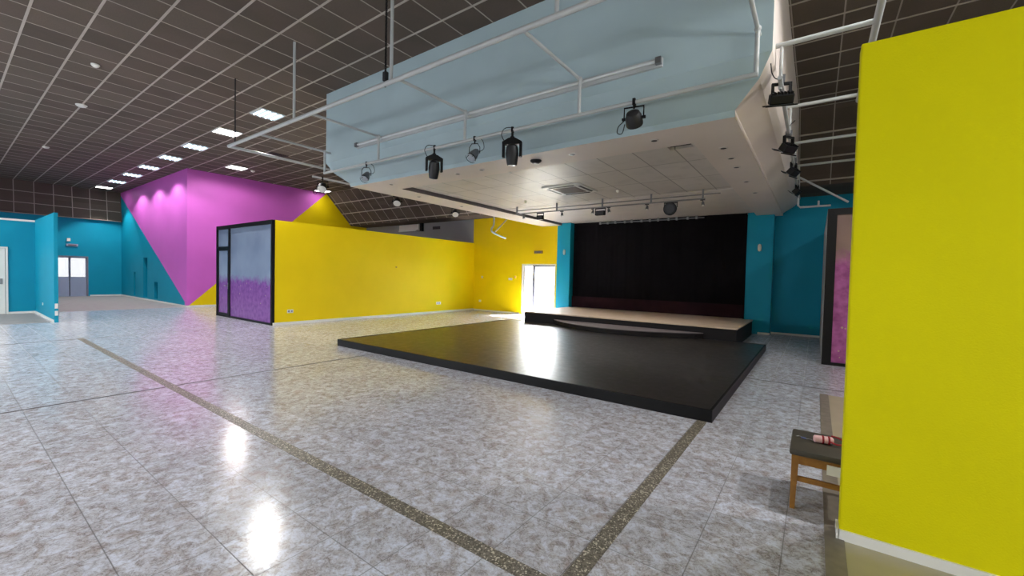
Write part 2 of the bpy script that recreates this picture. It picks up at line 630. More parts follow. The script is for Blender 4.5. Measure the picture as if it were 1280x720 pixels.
# far bulkhead of tiles
b.prism([(XL - 0.15, YF, CE), (XL + 0.12, YF, 4.06), (XL - 0.2, YF, 4.06), (XL - 0.4, YF, CE)], (0, 11.07, 0))
b.mi = 1
k = 0
y = 0.906 - 9 * P
while y < YS:
    x1 = XR
    b.box(XL, XR, y - 0.0165, y + 0.0165, CE - 0.008, CE + 0.01)
    y += P
x = -8.925 - 34 * P
while x < XR:
    if x > XL:
        b.mi = 3
        b.box(x - 0.0105, x + 0.0105, YF, YS, CE - 0.004, CE + 0.01)
    if x > -20.9:
        nrm = Vector((0, dz, -dy)).normalized() * 0.008
        q = [Vector((x - 0.011, YS, CE)), Vector((x + 0.011, YS, CE)), Vector((x + 0.011, SL[0], SL[1])), Vector((x - 0.011, SL[0], SL[1]))]
        b.prism([p for p in q], nrm)
    x += P
b.mi = 1
for t in (0.31, 0.62, 0.93):
    yy, zz = YS + dy * t, CE + dz * t
    b.box(-20.9, XR, yy - 0.015, yy + 0.015, zz - 0.02, zz + 0.02)
# bulkhead bars
b.mi = 3
y = 0.906 - 9 * P
while y < 6.0:
    b.prism([(XL - 0.15 + 0.012, y - 0.016, CE), (XL - 0.15 + 0.012, y + 0.016, CE), (XL + 0.132, y + 0.016, 4.06), (XL + 0.132, y - 0.016, 4.06)], (0.004, 0, 0))
    y += P
for z in (5.15, 4.6, 4.08):
    xx = XL - 0.15 + 0.27 * (CE - z) / 1.62
    b.box(xx, xx + 0.018, YF, 6.0, z - 0.015, z + 0.015)
struct('ceiling', b, [M['ctile'], M['bar'], M['ctile'], M['finebar']])

# ------------------------------------------------------------------ walls
def wall_with_holes(name, axis, at, th, u0, u1, z0, z1, holes, m):
    """wall along 'x' or 'y' with rectangular holes (ua, ub, za, zb); at = near face, th = signed thickness"""
    us = sorted({u0, u1} | {h[0] for h in holes} | {h[1] for h in holes})
    zs = sorted({z0, z1} | {h[2] for h in holes} | {h[3] for h in holes})
    b = MB()
    for i in range(len(us) - 1):
        for j in range(len(zs) - 1):
            cu, cz = (us[i] + us[i + 1]) / 2, (zs[j] + zs[j + 1]) / 2
            if any(h[0] < cu < h[1] and h[2] < cz < h[3] for h in holes):
                continue
            a, c = min(at, at + th), max(at, at + th)
            if axis == 'x':
                b.box(us[i], us[i + 1], a, c, zs[j], zs[j + 1])
            else:
                b.box(a, c, us[i], us[i + 1], zs[j], zs[j + 1])
    bmesh.ops.remove_doubles(b.bm, verts=b.bm.verts[:], dist=1e-5)
    return struct(name, b, m)


# far left wall with the double door opening
FD = (3.56, 4.74, 0.0, 2.10)
wall_with_holes('wall_left', 'y', XL, -0.2, YF, 6.05, 0, 4.3, [FD], M['teal'])
# mural wall along x with three slit niches
NI = [(-28.78, -28.42, 0.12, 1.35), (-27.05, -26.35, 0.12, 2.08), (-25.30, -24.75, 0.12, 0.92)]
wall_with_holes('wall_mural', 'x', 6.05, 0.28, XL - 0.2, -21.15, 0, CE, NI, M['mural_long'])
b = MB(); b.box(XL - 0.2, -21.15, 6.33, 6.38, 0, CE)
struct('wall_mural_back', b, M['teal'])
b = MB(); b.box(-21.15, -20.9, 6.05, 14.5, 0, CE)
struct('wall_mural_side', b, M['mural_side'])
# back wall: grey behind the office, yellow towards the stage, with a door opening
BD = (-10.05, -8.40, 0.0, 2.12)
wall_with_holes('wall_back', 'x', 14.5, 0.14, -20.9, -8.36, 0, 4.2, [BD], M['mural_back'])
b = MB(); b.box(-8.36, -7.78, 14.5, 15.3, 0, 4.2); b.box(-1.78, -1.08, 14.8, 15.3, 0, 4.2)
b.box(-1.08, XR, 15.2, 15.4, 0, 4.2)
struct('wall_back_stage', b, M['teal'])
b = MB(); b.box(-7.78, -1.78, 15.2, 15.4, 0, 4.2)
struct('wall_back_recess', b, M['hole'])
# right hand enclosing wall and the wall behind the camera, both with added windows
wall_with_holes('wall_right', 'y', XR, 0.2, YF, 15.4, 0, CE, [(a, c, WZ0, WZ1) for a, c in ADDED_RWIN], M['white'])
for i, (a, c) in enumerate(ADDED_RWIN):
    b = MB()
    for yy in (a, (a + c) / 2 - 0.03, c - 0.06):
        b.box(XR + 0.06, XR + 0.14, yy, yy + 0.06, WZ0, WZ1)
    for zz in (WZ0, WZ1 - 0.06):
        b.box(XR + 0.07, XR + 0.13, a + 0.06, c - 0.06, zz, zz + 0.06)
    struct('window_%d' % (i + 11), b, M['alu'])  # frame of an added window, out of view
wall_with_holes('wall_front', 'x', YF, -0.2, XL - 0.2, XR + 0.2, 0, CE, [(a, c, WZ0, WZ1) for a, c in ADDED_WIN], M['white'])
for i, (a, c) in enumerate(ADDED_WIN):
    b = MB()
    for xx in (a, (a + c) / 2 - 0.03, c - 0.06):
        b.box(xx, xx + 0.06, YF - 0.14, YF - 0.06, WZ0, WZ1)
    for zz in (WZ0, WZ1 - 0.06):
        b.box(a + 0.06, c - 0.06, YF - 0.13, YF - 0.07, zz, zz + 0.06)
    wo = struct('window_%d' % (i + 1), b, M['alu'])  # frame of an unseen window added as a light source

# yellow wall in the foreground
b = MB(); b.box(0.172, 4.6, 3.317, 3.44, 0, 3.06, bev=0.008)
struct('wall_near', b, M['yellow_near'])
b = MB(); b.box(0.168, 4.6, 3.303, 3.317, 0.0, 0.064)
b.box(0.158, 0.172, 3.303, 3.44, 0.0, 0.064)
struct('baseboard_near', b, M['plastic'])

# teal side room walls at the far left
b = MB(); b.box(-21.0, -17.15, 1.93, 2.0, 0, 3.06)
b.box(-17.15, -17.13, 1.925, 2.005, 0, 3.06)
struct('wall_side_room', b, M['teal'])
SD = (0.25, 1.30, 0.0, 2.1)
wall_with_holes('wall_side_room_end', 'y', -20.9, -0.12, YF, 1.93, 0, 3.0, [SD], M['teal'])
b = MB(); b.box(-21.04, -20.88, YF, 1.93, 3.0, 3.06)
b.box(-20.88, -17.15, 1.915, 1.93, 0, 0.07); b.box(-20.9, -20.885, 1.34, 1.915, 0, 0.07)
struct('baseboard_side_room', b, M['plastic'])
# small white corner guards at the free end of the partition
for zz in (0.18, 0.42):
    pass

# the yellow office: long wall
b = MB(); b.box(-12.83, -12.7, 5.78, 14.5, 0, 3.06)
struct('wall_office', b, M['yellow'])
b = MB(); b.box(-16.8, -16.68, 5.78, 14.5, 0, 3.0)
struct('wall_office_far', b, M['white'])
b = MB(); b.box(-16.68, -12.83, 5.8, 14.5, 2.92, 3.0)
struct('ceiling_office', b, M['white'])
# room on the right behind the black framed glazing
b = MB(); b.box(0.14, 0.24, 10.36, 15.2, 0, 3.06)
struct('wall_right_room', b, M['grey'])

# baseboards
b = MB(); b.box(-12.7, -12.688, 5.72, 14.5, 0, 0.075); struct('baseboard_office', b, M['plastic'])
b = MB(); b.box(-12.68, -10.12, 14.488, 14.5, 0, 0.06); struct('baseboard_back', b, M['plastic'])
b = MB(); b.box(-1.08, 0.14, 15.188, 15.2, 0, 0.06); b.box(-1.4, -1.08, 14.788, 14.8, 0, 0.06); struct('baseboard_back_stage', b, M['plastic'])
b = MB(); b.box(XL, -20.9, 6.035, 6.05, 0, 0.07); b.box(-20.9, -20.885, 6.05, 14.4, 0, 0.07); struct('baseboard_mural', b, M['plastic'])
b = MB(); b.box(XL, XL + 0.015, 4.8, 6.03, 0, 0.07); b.box(XL, XL + 0.015, YF, 3.5, 0, 0.07); struct('baseboard_left', b, M['plastic'])

# ------------------------------------------------------------------ doors
# far double door, grey panels below, dimmed glass above
b = MB()
b.box(XL - 0.13, XL + 0.02, 3.56, 3.62, 0, 2.1); b.box(XL - 0.13, XL + 0.02, 4.68, 4.74, 0, 2.1); b.box(XL - 0.13, XL + 0.02, 3.62, 4.68, 2.05, 2.1)
d = struct('door_1', b, M['alu'])
for s_, (y0, y1) in enumerate(((3.62, 4.06), (4.06, 4.68))):
    q = MB()
    x0, x1 = XL - 0.09, XL - 0.045
    q.box(x0, x1, y0, y1, 0.0, 1.02); q.box(x0, x1, y0, y1, 2.0, 2.05)
    q.box(x0, x1, y0, y0 + 0.04, 1.02, 2.0); q.box(x0, x1, y1 - 0.04, y1, 1.02, 2.0)
    lf = q.build('door_leaf', M['doorgrey'], d)
    q = MB(); q.box(XL - 0.07, XL - 0.062, y0 + 0.04, y1 - 0.04, 1.02, 2.0)
    q.build('pane', M['tinted'], lf)
q = MB(); q.box(XL - 0.045, XL - 0.03, 4.045, 4.075, 0.02, 2.03); q.build('meeting_strip', M['dgrey'], d)
# back door beside the stage: narrow fixed light on the left, door on the right
b = MB()
x0, x1 = BD[0], BD[1]
b.box(x0, x0 + 0.05, 14.52, 14.64, 0, 2.12); b.box(x1 - 0.05, x1, 14.52, 14.64, 0, 2.12); b.box(x0 + 0.05, x1 - 0.05, 14.52, 14.64, 2.06, 2.12)
d = struct('door_2', b, M['plastic'])
q = MB(); q.box(-9.50, -9.36, 14.5, 14.62, 0, 2.06); q.build('mullion', M['alu'], d)
q = MB(); q.box(x0 + 0.05, x0 + 0.16, 14.55, 14.61, 0, 2.06)
q.box(x0 + 0.16, -9.50, 14.55, 14.61, 0, 0.08); q.box(x0 + 0.16, -9.50, 14.55, 14.61, 2.02, 2.06)
lf = q.build('fixed_leaf', M['plastic'], d)
q = MB(); q.box(x0 + 0.16, -9.50, 14.575, 14.585, 0.08, 2.02); q.build('pane', M['glass'], lf)
q = MB(); q.box(-9.36, x1 - 0.05, 14.55, 14.61, 1.99, 2.06); q.box(-9.36, x1 - 0.05, 14.55, 14.61, 0, 0.08)
q.box(x1 - 0.09, x1 - 0.05, 14.55, 14.61, 0.08, 1.99)
lf = q.build('door_leaf', M['alu'], d)
q = MB(); q.box(-9.36, x1 - 0.09, 14.575, 14.585, 0.08, 1.99); q.build('pane', M['glass'], lf)
# white door of the side room
b = MB()
b.box(-20.98, -20.87, 0.2, 0.25, 0, 2.15); b.box(-20.98, -20.87, 1.30, 1.35, 0, 2.15); b.box(-20.98, -20.87, 0.25, 1.30, 2.1, 2.15)
d = struct('door_3', b, M['plastic'])
q = MB(); q.box(-20.93, -20.89, 0.26, 1.29, 0.01, 2.09); lf = q.build('door_leaf', M['plastic'], d)
q = MB(); q.box(-20.89, -20.875, 1.17, 1.24, 0.96, 1.14); q.tube([(-20.875, 1.2, 1.06), (-20.84, 1.2, 1.06), (-20.84, 1.06, 1.06)], 0.012)
q.build('door_handle', M['steel'], lf)
b = MB(); b.box(-21.05, -21.03, 0.2, 1.4, 0, 2.2); struct('wall_side_room_lining', b, M['white'])

# ------------------------------------------------------------------ black framed glazed fronts
def glazing(name, label, x0, x1, y, xd0, xd1, wt=0.1, fm='film'):
    t = thing(name, label, 'partition', ((x0 + x1) / 2, y, 0))
    ox, oy = (x0 + x1) / 2, y
    f = MB()
    f.box(x0 - ox, x0 - ox + wt, -0.03, 0.05, 0, 3.06); f.box(x1 - ox - 0.08, x1 - ox, -0.03, 0.05, 0, 3.06)
    f.box(x0 - ox + wt, x1 - ox - 0.08, -0.03, 0.05, 2.94, 3.06); f.box(x0 - ox + wt, x1 - ox - 0.08, -0.03, 0.05, 0, 0.06)
    f.build('frame', M['frameb'], t)
    if xd1:
        f = MB(); f.box(xd1 - ox, xd1 - ox + 0.11, -0.03, 0.05, 0.06, 2.94); f.build('mullion', M['frameb'], t)
        f = MB(); f.box(xd0 - ox, xd1 - ox, -0.03, 0.05, 2.28, 2.36); f.build('transom', M['frameb'], t)
        f = MB(); f.box(xd0 - ox, xd1 - ox, 0.005, 0.015, 2.36, 2.94); f.build('top_pane', M['film'], t)
        f = MB()
        a, c = xd0 - ox + 0.004, xd1 - ox - 0.004
        f.box(a, a + 0.06, -0.02, 0.03, 0.065, 2.275); f.box(c - 0.06, c, -0.02, 0.03, 0.065, 2.275)
        f.box(a + 0.06, c - 0.06, -0.02, 0.03, 0.065, 0.13); f.box(a + 0.06, c - 0.06, -0.02, 0.03, 2.22, 2.275)
        lf = f.build('door_leaf', M['frameb'], t)
        f = MB(); f.box(a + 0.06, c - 0.06, 0.0, 0.01, 0.13, 2.22); f.build('pane', M['film'], lf)
        f = MB(); f.tube([(c - 0.03, -0.02, 1.05), (c - 0.03, -0.07, 1.05), (c - 0.2, -0.07, 1.05)], 0.012)
        f.box(c - 0.05, c - 0.01, -0.025, -0.018, 0.95, 1.15)
        f.build('door_handle', M['steel'], lf)
        f = MB(); f.box(xd1 - ox + 0.11, x1 - ox - 0.08, 0.005, 0.015, 0.06, 2.94); f.build('large_pane', M[fm], t)
    else:
        f = MB(); f.box(x0 - ox + wt, x1 - ox - 0.08, 0.005, 0.015, 0.06, 2.94); f.build('large_pane', M[fm], t)
    return t


glazing('glass_partition', 'black framed glass front with purple film closing the end of the yellow office', -16.78, -12.70, 5.72, -16.68, -15.78)
glazing('glass_partition', 'narrow sliver of black framed glass with pink film beside the foreground yellow wall', 0.14, 3.6, 10.30, None, None, wt=0.15, fm='film_pink')

# ------------------------------------------------------------------ canopy over the stage
CXL, CXR, CY = -9.26, -0.47, 5.32
LXL, LXR, LY = -9.06, -0.885, 5.83
BY = 15.2
Z1, Z2 = 4.1, 3.635
b = MB()
b.mi = 0
# outer shell: upright upper part, splayed lower part, small lip
ring = lambda xl, xr, yf, z: [Vector((xl, BY, z)), Vector((xl, yf, z)), Vector((xr, yf, z)), Vector((xr, BY, z))]
R0, R1, R1b, R2, R3 = ring(CXL, CXR, CY, CE - 0.002), ring(CXL, CXR, CY, Z1), ring(CXL + 0.06, CXR - 0.13, CY + 0.17, 3.9), ring(LXL, LXR, LY - 0.02, 3.71), ring(LXL, LXR, LY, Z2)
rs = [[b.bm.verts.new(p) for p in r] for r in (R0, R1, R1b, R2, R3)]
for p, q in zip(rs, rs[1:]):
    for i in range(3):
        b.mi = 5 if i == 1 else 0
        b._f([p[i], p[i + 1], q[i + 1], q[i]])
b.mi = 0
# border of the underside
ix0, ix1, iy = -8.18, -1.55, 6.63
b.box(LXL + 0.004, ix0, LY + 0.004, BY, Z2, Z2 + 0.09)
b.box(ix1, LXR - 0.004, LY + 0.004, BY, Z2, Z2 + 0.09)
b.box(ix0, ix1, LY + 0.004, iy, Z2, Z2 + 0.09)
b.mi = 1
HX0, HX1, HY0, HY1 = -2.02, -1.66, 6.63, 7.14
b.box(ix0, HX0, iy, 10.75, 3.735, 3.78); b.box(HX1, ix1, iy, 10.75, 3.735, 3.78); b.box(HX0, HX1, HY1, 10.75, 3.735, 3.78)
b.mi = 2
b.box(ix0, ix1, 10.75, BY, 3.725, 3.78)
b.mi = 6
b.box(ix0 - 0.001, ix0 + 0.012, iy, BY, Z2, 3.734)  # thin grey strip over the left inner face of the recess
b.mi = 4
b.box(HX0 - 0.2, HX1 + 0.2, HY0, HY1 + 0.3, 3.83, 3.85)
struct('ceiling_canopy', b, [M['canopy'], M['cpanel'], M['canopy_panel'], M['dgrey'], M['hole'], M['canopy_blue'], mat('grey_slot_paint', (104, 98, 98), 0.6)])

# ------------------------------------------------------------------ dance floor platform and stage
t = thing('dance_platform', 'low wide black dance platform with worn glossy top in the middle of the hall', 'platform', (-4.6, 8.2, 0))
b = MB(); b.box(-3.73, 3.68, -3.06, 3.15, 0, 0.128); b.build('base', M['stage_side'], t)
b = MB(); b.box(-3.73, 3.68, -3.06, 3.15, 0.128, 0.134); b.build('vinyl_top', M['vinyl'], t)
b = MB()
b.box(-3.76, 3.71, -3.09, -3.06, 0, 0.14); b.box(-3.76, 3.71, 3.15, 3.18, 0, 0.14); b.box(-3.76, -3.73, -3.06, 3.15, 0, 0.14); b.box(3.68, 3.71, -3.06, 3.15, 0, 0.14)
b.build('edge_trim', M['black'], t)

t = thing('stage', 'raised stage with pale board top and black front below the black curtain', 'stage', (-4.6, 13.2, 0))
def tee(e, z):
    return [(-3.15 - e, -1.78 - e, z), (3.08 + e, -1.78 - e, z), (3.08 + e, 1.28, z), (2.8, 1.28, z), (2.8, 1.5, z), (-3.0, 1.5, z), (-3.0, 1.28, z), (-3.15 - e, 1.28, z)]
b = MB(); b.prism(tee(0, 0), (0, 0, 0.42)); b.build('stage_front', M['stage_side'], t)
b = MB(); b.prism(tee(0.02, 0.42), (0, 0, 0.03)); b.build('stage_top', M['stage_top'], t)
# curved step on the platform against the stage
pts = []
N = 28
for k in range(N + 1):
    u = k / N
    x = -6.6 + u * 4.35
    pts.append((x, 11.36 - 0.95 * math.sin(math.pi * u) ** 0.8, 0))
t = thing('curved_step', 'low black step with a curved front edge standing before the stage', 'step', (-4.4, 11.3, 0.14))
q = [(p[0] + 4.4, p[1] - 11.3, 0) for p in pts]
b = MB(); b.prism(q, (0, 0, 0.12)); b.build('step_body', M['stage_side'], t)
b = MB(); b.prism([(p[0], p[1], 0.12) for p in q], (0, 0, 0.018)); b.build('step_top', mat('worn_grey_step_top', (96, 90, 92), 0.45, noise=(4, 0.15)), t)

# ------------------------------------------------------------------ curtain
t = thing('stage_curtain', 'wide flat black curtain filling the wall behind the stage', 'curtain', (-4.69, 14.78, 0.45))
def drape(x0, x1, z0, z1, amp, per):
    b = MB()
    n = int((x1 - x0) / 0.03)
    f = []; g = []
    for i in range(n + 1):
        x = x0 + (x1 - x0) * i / n
        y = amp * math.sin(2 * math.pi * x / per + 1.3 * math.sin(x * 1.7)) + amp * 0.5 * math.sin(2 * math.pi * x / (per * 0.37))
        f.append((x, y))
    lo = [b.bm.verts.new((x, y, z0)) for x, y in f]; hi = [b.bm.verts.new((x, y, z1)) for x, y in f]
    lo2 = [b.bm.verts.new((x, y + 0.006, z0)) for x, y in f]; hi2 = [b.bm.verts.new((x, y + 0.006, z1)) for x, y in f]
    for i in range(n):
        b._f([lo[i], lo[i + 1], hi[i + 1], hi[i]]); b._f([lo2[i + 1], lo2[i], hi2[i], hi2[i + 1]])
        b._f([lo[i], lo2[i], lo2[i + 1], lo[i + 1]]); b._f([hi[i], hi[i + 1], hi2[i + 1], hi2[i]])
    b._f([lo[0], hi[0], hi2[0], lo2[0]]); b._f([lo[-1], lo2[-1], hi2[-1], hi[-1]])
    return b
drape(-3.08, 2.9, 0.0, 3.27, 0.009, 0.5).build('drape', M['curtain'], t, smooth=True)
b = MB(); b.box(-3.08, 2.9, -0.05, -0.04, 0.0, 0.42); b.build('hem_band', M['skirt'], t)

t = thing('curtain_batten', 'thin grey batten with a row of clamps along the top of the black curtain', 'batten', (-4.75, 14.62, 3.64))
b = MB(); b.cyl((-1.85, 0, 0), (1.75, 0, 0), 0.022, seg=8); b.build('pipe', M['silver'], t)
c0 = None
for k in range(12):
    x = -1.85 + 0.31 * k
    if c0 is None:
        b = MB(); b.box(-0.03, 0.03, -0.035, 0.035, -0.035, 0.07)
        c0 = b.build('clamp', M['steel'], t, loc=(x, 0, 0))
    else:
        c = c0.copy(); COL.objects.link(c); c.location = (x + random.uniform(-0.05, 0.05), 0, 0)

# ------------------------------------------------------------------ lighting frame of white pipes around the canopy
RZ, LZ = 4.3, 3.82
t = thing('lighting_rig', 'rig of white pipes hung from the ceiling around the canopy', 'lighting rig', (-5.0, 3.8, RZ))
def part(name, m=None, smooth=True, parent=None):
    class _P:
        pass
    mb = MB()
    def done():
        o = mb.build(name, m or M['pipe'], parent or t, smooth)
        o.matrix_parent_inverse = Matrix.Translation((5.0, -3.8, -RZ)) if parent is None else parent.matrix_parent_inverse.copy()
        return o
    return mb, done
b, dn = part('outer_rail'); b.cyl((-10.53, 3.8, RZ), (0.41, 3.8, RZ), 0.034); dn()
b, dn = part('outer_rail'); b.cyl((-10.53, 3.8, RZ), (-10.53, 13.2, RZ), 0.03); dn()
b, dn = part('outer_rail'); b.cyl((0.41, 3.8, RZ), (0.41, 8.0, RZ), 0.034); dn()
for x in (-10.2, -7.68, -4.95, -2.27):
    b, dn = part('hanger_cable' if x < -10 else 'hanger_pipe', M['dgrey'] if x < -10 else None); b.cyl((x, 3.8, RZ), (x, 3.8, CE), 0.013 if x < -10 else 0.024, seg=10); dn()
for x in (-9.07, -7.11, -4.80, -2.70, -0.6):
    b, dn = part('crossbar'); b.cyl((x, 3.8, RZ), (x, 5.32, RZ), 0.022, seg=10); dn()
    b, dn = part('drop_pipe'); b.cyl((x, 5.18, RZ + 0.02), (x, 5.18, LZ - 0.02), 0.024, seg=10)
    b.sphere((x, 5.18, RZ), 0.036); dn()
b, dn = part('lower_rail'); b.cyl((-9.07, 5.18, LZ), (-0.58, 5.18, LZ), 0.026); dn()
b, dn = part('lower_rail'); b.cyl((-0.40, 5.45, LZ + 0.02), (-0.44, 12.6, LZ + 0.02), 0.024); dn()
b, dn = part('lower_rail'); b.cyl((-9.62, 5.2, LZ), (-9.62, 11.7, LZ), 0.024); dn()
for y in (5.68, 7.75, 9.79, 11.72):
    b, dn = part('crossbar'); b.cyl((-0.47, y, RZ), (0.41 if y < 9 else 1.1, y, RZ), 0.027, seg=10); dn()
    b, dn = part('drop_pipe'); b.cyl((-0.41, y, RZ), (-0.41, y, LZ - 0.02), 0.018, seg=10); dn()
    b, dn = part('crossbar'); b.cyl((-10.53, y + 0.5, RZ), (-9.26, y + 0.5, RZ), 0.024, seg=10); dn()
    b, dn = part('drop_pipe'); b.cyl((-9.62, y + 0.5, RZ), (-9.62, y + 0.5, LZ - 0.02), 0.024, seg=10); dn()
b, dn = part('drop_pipe'); b.tube([(-0.43, 12.5, RZ - 0.1), (-0.43, 12.6, 3.52), (-0.38, 12.6, 3.47), (0.22, 12.6, 3.47)], 0.024, 10)
b.cyl((-0.02, 12.6, 3.47), (-0.02, 12.6, 3.6), 0.02, seg=8); dn()
b, dn = part('brace'); b.cyl((-0.40, 12.0, 4.08), (0.52, 12.0, 3.43), 0.024, seg=10); dn()
# bent arm at the far left end
b, dn = part('bent_arm')
b.tube([(-9.62, 11.7, LZ), (-9.62, 12.0, LZ - 0.02), (-9.62, 12.02, 3.45), (-9.62, 11.9, 3.3), (-9.62, 12.0, 3.17), (-9.62, 12.75, 3.03)], 0.03, 10, smooth=4); dn()
b, dn = part('bent_arm'); b.cyl((-9.62, 12.1, 3.2), (-9.62, 12.9, 3.82), 0.025, seg=10); dn()

# chain hoist beside the second hanger
t2 = thing('chain_hoist', 'dark hanging chain beside the white hanger pipe nearest the canopy top', 'chain', (-5.08, 3.8, RZ))
b = MB()
for k in range(46):
    z = 0.06 + k * 0.029
    a = k % 2
    p = []
    for j in range(9):
        th = 2 * math.pi * j / 8
        u_, v_ = 0.014 * math.cos(th), 0.021 * math.sin(th)
        p.append((u_ if a else 0, 0 if a else u_, z + v_))
    b.tube(p, 0.006, 5)
b.build('chain', M['black'], t2)
b = MB(); b.box(-0.035, 0.035, -0.03, 0.03, 0.04, 0.17, bev=0.01); b.build('hoist_body', M['dgrey'], t2)
b = MB(); b.tube([(0, 0, 0.04), (0.02, 0, 0.0), (0, 0, -0.045), (-0.025, 0, -0.02)], 0.008, 6, smooth=3); b.build('hook', M['steel'], t2)

# long thin batten fixed along the canopy front
t2 = thing('strip_light', 'long unlit white strip light fixed along the front face of the canopy', 'strip light', (-4.8, 5.28, 4.29))
b = MB(); b.box(-3.2, 3.17, -0.005, 0.04, -0.06, 0.05); b.build('housing', M['pipe'], t2)
b = MB(); b.cyl((-3.12, -0.03, 0.0), (3.1, -0.03, 0.0), 0.02, seg=10); b.build('tube', M['louvre'], t2, smooth=True)
b = MB(); b.box(-3.2, -3.12, -0.06, -0.006, -0.04, 0.04); b.build('end_cap', M['silver'], t2)
b = MB(); b.box(3.1, 3.17, -0.06, -0.006, -0.04, 0.04); b.build('end_cap', M['silver'], t2)

# ------------------------------------------------------------------ stage lamps
def profile_spot(label, loc, rz, tilt):
    """heavy black yoke lamp, grey tapered body; origin on the pipe"""
    t = thing('yoke_spotlight', label, 'spotlight', loc, rz)
    b = MB(); b.box(-0.02, 0.02, -0.035, 0.035, -0.035, 0.045, bev=0.008); b.cyl((0, 0, -0.03), (0, 0, -0.13), 0.018, seg=10)
    b.cyl((0, 0, -0.10), (0, 0, -0.12), 0.035, seg=12)
    b.build('clamp', M['black'], t)
    b = MB(); b.prism([(-0.15, -0.04, -0.18), (-0.05, -0.04, -0.125), (0.05, -0.04, -0.125), (0.15, -0.04, -0.18), (0.15, -0.04, -0.22), (-0.15, -0.04, -0.22)], (0, 0.08, 0))
    b.box(-0.15, -0.115, -0.035, 0.035, -0.41, -0.2); b.box(0.115, 0.15, -0.035, 0.035, -0.41, -0.2)
    b.build('yoke', M['black'], t)
    mx = Matrix.Translation((0, 0, -0.36)) @ Matrix.Rotation(tilt, 4, 'X')
    b = MB()
    a = mx @ Vector((0, 0, 0.14)); c = mx @ Vector((0, 0, -0.17))
    b.lathe(a, c, [(0, 0.05), (0.03, 0.085), (0.14, 0.1), (0.26, 0.085), (0.31, 0.075)], 18)
    b.build('body', M['dgrey'], t, smooth=True)
    b = MB(); b.lathe(mx @ Vector((0, 0, -0.17)), mx @ Vector((0, 0, -0.185)), [(0, 0.065), (0.006, 0.06), (0.012, 0.03)], 18); b.build('lens', M['lens'], t, smooth=True)
    b = MB(); b.tube([(-0.02, 0.0, 0.04), (-0.12, 0, 0.03), (-0.17, 0, -0.06), (-0.12, 0, -0.17)], 0.006, 6, smooth=5); b.build('power_cable', M['cable'], t)
    return t


def open_spot(label, loc, rz, s=1.0, group=None):
    """small silver lamp in an open wire frame"""
    t = thing('wire_frame_spotlight', label, 'spotlight', loc, rz, group)
    b = MB(); b.box(-0.018, 0.018, -0.03, 0.03, -0.035, 0.035); b.cyl((0, 0, -0.03), (0, 0, -0.08), 0.012, seg=8); b.build('clamp', M['black'], t)
    b = MB(); b.tube([(-0.09, 0, -0.24), (-0.09, 0, -0.14), (-0.05, 0, -0.08), (0.05, 0, -0.08), (0.09, 0, -0.14), (0.09, 0, -0.24)], 0.007, 6); b.build('yoke', M['dgrey'], t)
    b = MB(); a = Vector((0.03, 0.06, -0.17)); c = Vector((-0.03, -0.08, -0.33))
    b.lathe(a, c, [(0, 0.03), (0.04, 0.055), (0.14, 0.075), (0.2, 0.078)], 14); b.build('body', M['silver'], t, smooth=True)
    b = MB()
    for k in range(6):
        th = k * math.pi / 3
        o_ = Vector((math.cos(th), math.sin(th), 0)) * 0.085
        b.tube([a + o_ * 0.5, c + o_], 0.004, 5)
    b.lathe(c, c + (c - a).normalized() * 0.012, [(0, 0.09), (0.012, 0.09)], 14, caps=False)
    b.build('wire_guard', M['black'], t)
    b = MB(); b.lathe(c, c + (c - a).normalized() * 0.01, [(0.002, 0.07), (0.01, 0.04)], 14); b.build('lens', M['lens'], t, smooth=True)
    b = MB(); b.tube([(0.02, 0, 0.03), (0.13, 0, -0.03), (0.15, 0.02, -0.16), (0.04, 0.06, -0.2)], 0.005, 6, smooth=4); b.build('power_cable', M['cable'], t)
    return t


def flood(label, loc, rz, tilt=0.5, m='dgrey', group=None, face='lens'):
    """round flood in a square bracket"""
    t = thing('par_floodlight', label, 'spotlight', loc, rz, group)
    b = MB(); b.box(-0.018, 0.018, -0.035, 0.035, -0.04, 0.04); b.build('clamp', M['black'], t)
    b = MB(); b.tube([(-0.12, 0, -0.21), (-0.12, 0, -0.06), (0.12, 0, -0.06), (0.12, 0, -0.21)], 0.011, 6); b.cyl((0, 0, -0.03), (0, 0, -0.08), 0.014, seg=8); b.build('bracket', M['black'], t)
    mx = Matrix.Translation((0, 0, -0.2)) @ Matrix.Rotation(tilt, 4, 'X')
    b = MB(); a = mx @ Vector((0, 0, 0.09)); c = mx @ Vector((0, 0, -0.09))
    b.lathe(a, c, [(0, 0.05), (0.015, 0.08), (0.06, 0.1), (0.16, 0.108), (0.18, 0.104)], 20); b.build('body', M[m], t, smooth=True)
    b = MB(); b.lathe(c, mx @ Vector((0, 0, -0.11)), [(0.001, 0.1), (0.006, 0.09), (0.01, 0.05)], 20); b.build('lens', M[face], t, smooth=True)
    for x in (-0.145, 0.1):
        b = MB(); b.cyl((x, 0, -0.2), (x + 0.045, 0, -0.2), 0.02, seg=10); b.build('tilt_knob', M['black'], t)
    b = MB(); b.tube([(-0.12, 0, -0.22), (-0.19, 0, -0.28), (-0.2, 0, -0.36), (-0.14, 0, -0.37), (-0.11, 0, -0.26)], 0.006, 6, smooth=4); b.build('power_cable', M['cable'], t)
    return t


